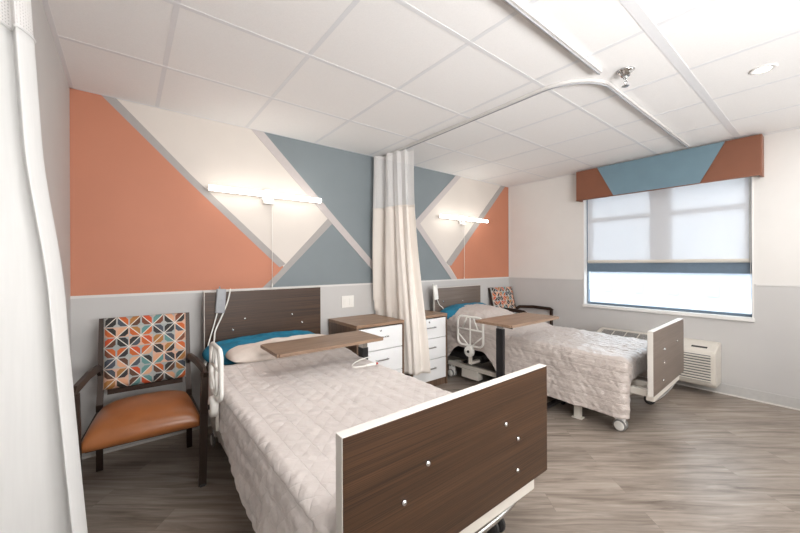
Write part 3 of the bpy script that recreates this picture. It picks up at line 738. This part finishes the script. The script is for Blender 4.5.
# the farther bed and what lies on it stand a little askew to the wall
RB = Matrix.Translation((3.33, 1.9, 0)) @ Matrix.Rotation(math.radians(1.9), 4, 'Z') @ Matrix.Translation((-3.35, -1.9, 0))
bpy.context.view_layer.update()
for o in (bed2, q2, p2, hc2): o.matrix_world = RB @ o.matrix_world
cc = thing('call_cord', 'white call cord with a red tip lying on the nearer bedspread', 'call cord', (1.28, 1.98, .60))
bm = NB(); tube(bm, [Vector(p) - Vector(cc.location) for p in bez([(1.43, 2.16, .585), (1.38, 2.14, .597), (1.28, 2.10, .600), (1.20, 2.04, .600), (1.18, 1.99, .600), (1.25, 1.955, .602)], 10)], .004, 8); obj('cord', bm, 'plastic_white', cc, True)
bm = NB(); tube(bm, [Vector((1.25, 1.955, .605)) - Vector(cc.location), Vector((1.325, 1.945, .607)) - Vector(cc.location)], .008, 10); obj('handle', bm, 'plastic_white', cc, True)
bm = NB(); tube(bm, [Vector((1.325, 1.945, .607)) - Vector(cc.location), Vector((1.34, 1.943, .607)) - Vector(cc.location)], .007, 10); obj('button', bm, 'red', cc, True)['label'] = 'red push button'

# ------------------------------------------------------------------ armchairs
def make_chair(loc, label, rz=0):
    root = thing('armchair', label, 'chair', loc, rz, 'patterned armchairs')
    cm = 'chair_metal'
    # seat cushion, domed
    bm = NB(); n = 30; g = []; gb = []
    for j in range(n + 1):
        v = -1 + 2 * j / n; row = []; rb = []
        for i in range(n + 1):
            u = -1 + 2 * i / n
            hw = .268 - .045 * (v + 1) / 2
            x = u * hw * (1 - .02 * v * v); y = v * .245 - .01
            e = (max(0, 1 - abs(u) ** 4)) ** .5 * (max(0, 1 - abs(v) ** 4)) ** .5
            z =   .392 + .062 * e ** .8 + .03 * (1 - u * u) * (1 - v * v) + .012 * (1 + v) / 2 * 0 - .015 * max(0, -v) ** 6
            row.append(bm.verts.new((x, y, z))); rb.append(bm.verts.new((x, y, .345)))
        g.append(row); gb.append(rb)
    for j in range(n):
        for i in range(n):
            bm.faces.new((g[j][i], g[j][i + 1], g[j + 1][i + 1], g[j + 1][i])); bm.faces.new((gb[j][i], gb[j + 1][i], gb[j + 1][i + 1], gb[j][i + 1]))
    for i in range(n):
        bm.faces.new((g[0][i], gb[0][i], gb[0][i + 1], g[0][i + 1])); bm.faces.new((g[n][i], g[n][i + 1], gb[n][i + 1], gb[n][i]))
        bm.faces.new((g[i][0], g[i + 1][0], gb[i + 1][0], gb[i][0])); bm.faces.new((g[i][n], gb[i][n], gb[i + 1][n], g[i + 1][n]))
    obj('seat', bm, 'vinyl', root, True)['label'] = 'tan vinyl seat'
    # backrest: padded panel with patterned cloth, leaning back
    bm = NB(); uvl = bm.loops.layers.uv.new('UVMap'); n = 16; z0, z1 = .505, .935; y0, y1 = .255, .355
    fr = []; bk = []
    for j in range(n + 1):
        k = j / n; ra = []; rb = []
        for i in range(n + 1):
            u = -1 + 2 * i / n; w = .220 + .004 * k; x = u * w; z = z0 + (z1 - z0) * k; y = y0 + (y1 - y0) * k
            e = (1 - abs(u) ** 6) ** .5 * (1 - abs(2 * k - 1) ** 6) ** .5
            ra.append(bm.verts.new((x, y - .008 - .022 * e, z))); rb.append(bm.verts.new((x, y + .022, z)))
        fr.append(ra); bk.append(rb)
    def fuv(f):
        for lp in f.loops: lp[uvl].uv = (lp.vert.co.x + .22, lp.vert.co.z - .5)
    for j in range(n):
        for i in range(n):
            fuv(bm.faces.new((fr[j][i], fr[j][i + 1], fr[j + 1][i + 1], fr[j + 1][i]))); fuv(bm.faces.new((bk[j][i], bk[j + 1][i], bk[j + 1][i + 1], bk[j][i + 1])))
    for i in range(n):
        for q in ((fr[0][i], bk[0][i], bk[0][i + 1], fr[0][i + 1]), (fr[n][i], fr[n][i + 1], bk[n][i + 1], bk[n][i]), (fr[i][0], fr[i + 1][0], bk[i + 1][0], bk[i][0]), (fr[i][n], bk[i][n], bk[i + 1][n], fr[i + 1][n])): fuv(bm.faces.new(q))
    obj('backrest', bm, 'leaf', root, True)['label'] = 'backrest in multicoloured leaf-pattern fabric'
    bm = NB(); tube(bm, [(-.20, .262, .485), (.20, .262, .485)], .01, sq=(.022, .03)); tube(bm, [(-.215, .235, .385), (.215, .235, .385)], .01, sq=(.02, .03)); tube(bm, [(-.245, -.235, .352), (.245, -.235, .352)], .01, sq=(.02, .028))
    for s in (-1, 1): tube(bm, [(s * .24, .235, .365), (s * .268, -.235, .352)], .01, sq=(.022, .03))
    obj('frame_rail', bm, cm, root)
    for s in (-1, 1):
        bm = NB(); tube(bm, [(s * .240, .275, 0), (s * .236, .240, .42), (s * .232, .266, .505), (s * .232, .372, .935)], .01, sq=(.016, .034)); obj('leg', bm, cm, root)['label'] = 'rear leg rising beside the backrest'
        bm = NB(); tube(bm, [(s * .266, -.265, 0), (s * .274, -.268, .33), (s * .280, -.265, .648)], .01, sq=(.024, .040)); l_ = obj('leg', bm, cm, root)
        bm = NB(); box(bm, (s * .266 - .014, -.287, 0), (s * .266 + .014, -.243, .012), .003); obj('glide', bm, 'rubber', l_)
        bm = NB(); tube(bm, [(s * .236, .275, .610), (s * .242, .22, .650), (s * .258, .0, .668), (s * .280, -.245, .662), (s * .282, -.285, .640)], .01, sq=(.018, .042)); obj('armrest', bm, cm, root)
    return root
make_chair((.092, 2.575, 0), 'tan-seated patterned armchair at the left between curtain and nearer bed', math.radians(-3))
make_chair((4.272, 2.705, 0), 'patterned armchair in the far corner behind the farther bed', math.radians(-5))

# ------------------------------------------------------------------ nightstands
def nightstand(x0, x1, y0, label):
    y1 = YB - .03; cx = (x0 + x1) / 2; cy = (y0 + y1) / 2; zt = .752
    root = thing('nightstand', label, 'nightstand', (cx, cy, 0), 0, 'nightstands'); hw = (x1 - x0) / 2; a, b = y0 - cy, y1 - cy
    bm = NB(); box(bm, (-hw, a, zt - .028), (hw, b, zt), .003); obj('top', bm, 'stand_wood', root)
    for s in (-1, 1):
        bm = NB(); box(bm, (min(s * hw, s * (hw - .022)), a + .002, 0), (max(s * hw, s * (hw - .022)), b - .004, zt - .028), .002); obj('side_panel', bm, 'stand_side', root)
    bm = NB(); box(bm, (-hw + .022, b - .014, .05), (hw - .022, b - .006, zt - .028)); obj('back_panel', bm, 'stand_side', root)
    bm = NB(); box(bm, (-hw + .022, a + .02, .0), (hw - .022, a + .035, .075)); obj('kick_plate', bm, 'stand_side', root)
    zs = [.078, .298, .512, .718]
    for k in range(3):
        z0, z1 = zs[k], zs[k + 1] - .006
        bm = NB(); box(bm, (-hw + .025, a + .001, z0), (hw - .025, a + .020, z1), .002); box(bm, (-hw + .04, a + .02, z0 + .01), (hw - .04, b - .03, z1 - .03))
        d = obj('drawer', bm, 'drawer_white', root)
        zc = z1 - .085
        bm = NB(); tube(bm, [(-.062, a + .002, zc), (-.062, a - .022, zc), (.062, a - .022, zc), (.062, a + .002, zc)], .0065, 8); obj('handle', bm, 'chrome', d)
        if k == 2:
            bm = NB(); lathe(bm, [(.009, 0), (.009, -.004), (.004, -.005)], (-.01, a + .001, z1 - .03), 1, 14); obj('lock', bm, 'chrome', d)
nightstand(1.545, 2.068, 2.555, 'wood nightstand with white drawers beside the nearer bed')
nightstand(2.195, 2.700, 2.60, 'wood nightstand with white drawers partly behind the gathered curtain')

# ------------------------------------------------------------------ overbed tables
def overbed(x0, x1, y0, y1, z, xc, yc, label, chrome_top, skew=0):
    root = thing('overbed_table', label, 'table', (xc, yc, 0), skew)
    bm = NB(); box(bm, (x0 - xc, y0 - yc, z - .020), (x1 - xc, y1 - yc, z), 0)
    es = [e for e in bm.edges if abs(e.verts[0].co.z - e.verts[1].co.z) > .01]
    bmesh.ops.bevel(bm, geom=es, offset=.012, segments=4, affect='EDGES'); obj('table_top', bm, 'table_wood', root)
    bm = NB(); box(bm, (-.035, -.14, z - .045), (.035, .14, z - .021), .004); obj('top_bracket', bm, 'black_metal', root)
    if chrome_top:
        bm = NB(); box(bm, (-.022, -.03, z - .16), (.022, .03, z - .045), .004); obj('inner_column', bm, 'chrome', root)
        zt = z - .12
    else:
        bm = NB(); box(bm, (-.013, -.026, z - .11), (.013, .026, z - .045), .003); obj('inner_column', bm, 'chrome', root); zt = z - .07
    cw = .026 if chrome_top else .017
    bm = NB(); box(bm, (-cw, -.034, .06), (cw, .034, zt), .004); obj('outer_column', bm, 'black_metal', root)
    if chrome_top is False or True:
        bm = NB(); s = -1 if chrome_top else 1
        ext = (-.62, .03) if chrome_top else (-.03, .60)
        box(bm, (ext[0], -.27, .045), (ext[1], -.23, .07), .003); box(bm, (ext[0], .23, .045), (ext[1], .27, .07), .003); box(bm, (-.03, -.27, .045), (.03, .27, .075), .003)
        for ex in (ext[0] + .02, ext[1] - .02):
            for ey in (-.25, .25): lathe(bm, [(.018, -.01), (.0225, -.006), (.0225, .006), (.018, .01)], (ex, ey, .0225), 0, 14); box(bm, (ex - .008, ey - .01, .022), (ex + .008, ey + .01, .05))
        obj('base', bm, 'black_metal', root)
    bm = NB(); tube(bm, [(.0, -.03, z - .05), (-.0, -.12, z - .055)], .006, 8); obj('release_lever', bm, 'black_metal', root)
overbed(.693, 1.458, 2.03, 2.375, .752, 1.485 - .03, 2.31, 'wood-topped overbed table across the nearer bed', True)
overbed(2.36, 3.12, 1.585, 1.95, .793, 2.52, 1.80, 'wood-topped overbed table on a black post over the farther bed', False)

# ------------------------------------------------------------------ wall heater / air conditioner
pt = thing('wall_air_conditioner', 'cream louvred air conditioner unit under the window', 'air conditioner', (XR, 1.25, 0))
bm = NB(); A, B_ = -.54, .54
prof = [(-.002, .10), (-.235, .10), (-.262, .13), (-.270, .40), (-.262, .437), (-.08, .497), (-.002, .50)]
va_ = [bm.verts.new((x, A, z)) for x, z in prof]; vb_ = [bm.verts.new((x, B_, z)) for x, z in prof]
bm.faces.new(va_); bm.faces.new(vb_)
for i in range(len(prof)): j = (i + 1) % len(prof); bm.faces.new((va_[i], va_[j], vb_[j], vb_[i]))
bmesh.ops.bevel(bm, geom=bm.edges[:], offset=.007, segments=2, affect='EDGES'); obj('housing', bm, 'cream_metal', pt)
bm = NB()
for k in range(10):
    z = .155 + k * .0255; box(bm, (-.284, A + .03, z), (-.262, B_ - .03, z + .013), .003)
obj('louvres', bm, 'cream_metal', pt)
bm = NB(); box(bm, (-.2715, A + .035, .150), (-.262, B_ - .035, .405)); obj('louvre_backing', bm, 'vent_dark', pt)
sl = math.atan2(.06, .182)
def top_box(bm, y0, y1, k0, k1, h, bev=.002):
    P0 = Vector((-.262, 0, .437)); d = Vector((.182, 0, .06)); nrm = Vector((-.06, 0, .182)).normalized()
    c0 = P0 + d * k0; c1 = P0 + d * k1; lo = nrm * -.006; hi = nrm * h
    vs = [bm.verts.new(c + Vector((0, y, 0)) + o_) for y in (y0, y1) for c, o_ in ((c0, lo), (c1, lo), (c1, hi), (c0, hi))]
    for f in ((0, 1, 2, 3), (7, 6, 5, 4), (0, 4, 5, 1), (1, 5, 6, 2), (2, 6, 7, 3), (3, 7, 4, 0)): bm.faces.new([vs[q] for q in f])
bm = NB(); top_box(bm, -.14, .50, .18, .92, .0015); gr = obj('outlet_grille', bm, 'vent_dark', pt); gr['label'] = 'dark air outlet on the sloped top'
bm = NB()
for k in range(6): top_box(bm, -.14 + k * .125, -.132 + k * .125, .16, .94, .006)
for k in range(7): top_box(bm, -.14, .50, .2 + k * .11, .215 + k * .11, .003)
obj('grille_bars', bm, 'cream_metal', gr)
bm = NB(); top_box(bm, -.50, -.20, .12, .93, .003); cd = obj('control_door', bm, 'cream_metal', pt)
bm = NB(); top_box(bm, -.47, -.35, .30, .46, .0045); obj('finger_recess', bm, 'dark_mech', cd)

# ------------------------------------------------------------------ wall lights
def wall_light(xa, xb, z, label):
    xm = (xa + xb) / 2; root = thing('wall_light', label, 'wall light', (xm, YB, z), 0, 'linear wall lights'); h = (xb - xa) / 2
    bm = NB(); lathe(bm, [(.060, -.001), (.060, -.018), (.054, -.022)], (0, -.007, 0), 1, 28); obj('canopy', bm, 'white_metal', root)
    bm = NB(); box(bm, (-.03, -.06, -.02), (.03, -.02, .02), .004); obj('arm', bm, 'white_metal', root)
    bm = NB(); box(bm, (-h, -.072, -.016), (h, -.060, .016), .004); obj('back_plate', bm, 'white_metal', root)
    bm = NB(); tube(bm, [(-h, -.086, 0), (-h + .004, -.086, 0), (h - .004, -.086, 0), (h, -.086, 0)], [.015, .021, .021, .015], 16); obj('diffuser', bm, 'led', root, True)['label'] = 'glowing white diffuser tube'
    bm = NB(); box(bm, (-.045, -.06, -.075), (.045, -.02, -.052), .004); box(bm, (-.02, -.05, -.055), (.02, -.02, -.02)); obj('switch_box', bm, 'white_metal', root)
    bm = NB(); tube(bm, [(.03, -.04, -.07), (.031, -.04, -.40), (.03, -.036, -.775)], .0022, 6); lathe(bm, [(.003, .02), (.006, 0), (.005, -.012), (.001, -.015)], (.03, -.036, -.785), 2, 10); obj('pull_cord', bm, 'plastic_white', root, True)
wall_light(.505, 1.443, 1.88, 'lit linear wall light above the nearer bed')
wall_light(3.03, 3.945, 1.868, 'lit linear wall light above the farther bed')

# ------------------------------------------------------------------ outlet plate, sprinkler, downlight
op = thing('wall_outlet', 'white double switch plate on the wall above the nearer nightstand', 'wall plate', (1.775, YB, .90))
bm = NB(); box(bm, (-.07, -.008, -.06), (.07, -.001, .06), .003); obj('plate', bm, 'plastic_white', op)
for s in (-1, 1):
    bm = NB(); box(bm, (s * .033 - .017, -.011, -.034), (s * .033 + .017, -.007, .034), .002); obj('rocker', bm, 'plastic_white', op)
for (x, z, lb) in ((.03, .43, 'white outlet plate low on the wall behind the patterned armchair at the left'),):
    o2 = thing('wall_outlet', lb, 'wall plate', (x, YB, z))
    bm = NB(); box(bm, (-.055, -.008, -.04), (.055, -.001, .04), .003); obj('plate', bm, 'plastic_white', o2)
    for s in (-1, 1):
        bm = NB(); box(bm, (s * .025 - .015, -.011, -.012), (s * .025 + .015, -.007, .012), .002); obj('socket', bm, 'plastic_white', o2)
sp_ = thing('fire_sprinkler', 'chrome fire sprinkler head on the ceiling near the track bend', 'sprinkler', (2.36, .79, HC))
bm = NB(); lathe(bm, [(.045, -.001), (.048, -.004), (.040, -.012), (.028, -.020), (.024, -.034)], (0, 0, 0), 2, 28); obj('escutcheon', bm, 'chrome', sp_, True)
bm = NB(); lathe(bm, [(.012, -.02), (.014, -.045), (.010, -.05)], (0, 0, 0), 2, 16); obj('nozzle', bm, 'chrome', sp_, True)
bm = NB()
for s in (-1, 1): tube(bm, bez([(s * .010, 0, -.048), (s * .022, 0, -.062), (s * .018, 0, -.080), (s * .004, 0, -.094)], 5), .0035, 8)
tube(bm, [(0, 0, -.05), (0, 0, -.09)], .003, 8); obj('yoke', bm, 'chrome', sp_, True)
bm = NB(); lathe(bm, [(.004, -.092), (.020, -.094), (.020, -.096), (.004, -.099)], (0, 0, 0), 2, 20); obj('deflector', bm, 'chrome', sp_)
dl = thing('recessed_downlight', 'lit round recessed downlight in the ceiling near the window', 'ceiling light', (3.0, .275, HC))
bm = NB(); n = 32
for (ra, rb, za, zb_) in ((.038, .062, -.006, -.001), ):
    rings = []
    for r_, z_ in ((ra, -.001), (ra, -.005), (rb - .006, -.006), (rb, -.001)): rings.append([bm.verts.new((r_ * math.cos(2 * PI * k / n), r_ * math.sin(2 * PI * k / n), z_)) for k in range(n)])
    for A_, B2 in zip(rings, rings[1:] + rings[:1]):
        for k in range(n): bm.faces.new((A_[k], A_[(k + 1) % n], B2[(k + 1) % n], B2[k]))
obj('trim_ring', bm, 'white_metal', dl, True)
bm = NB(); lathe(bm, [(.037, -.0005), (.037, -.003)], (0, 0, 0), 2, 28); obj('lamp', bm, 'can', dl)
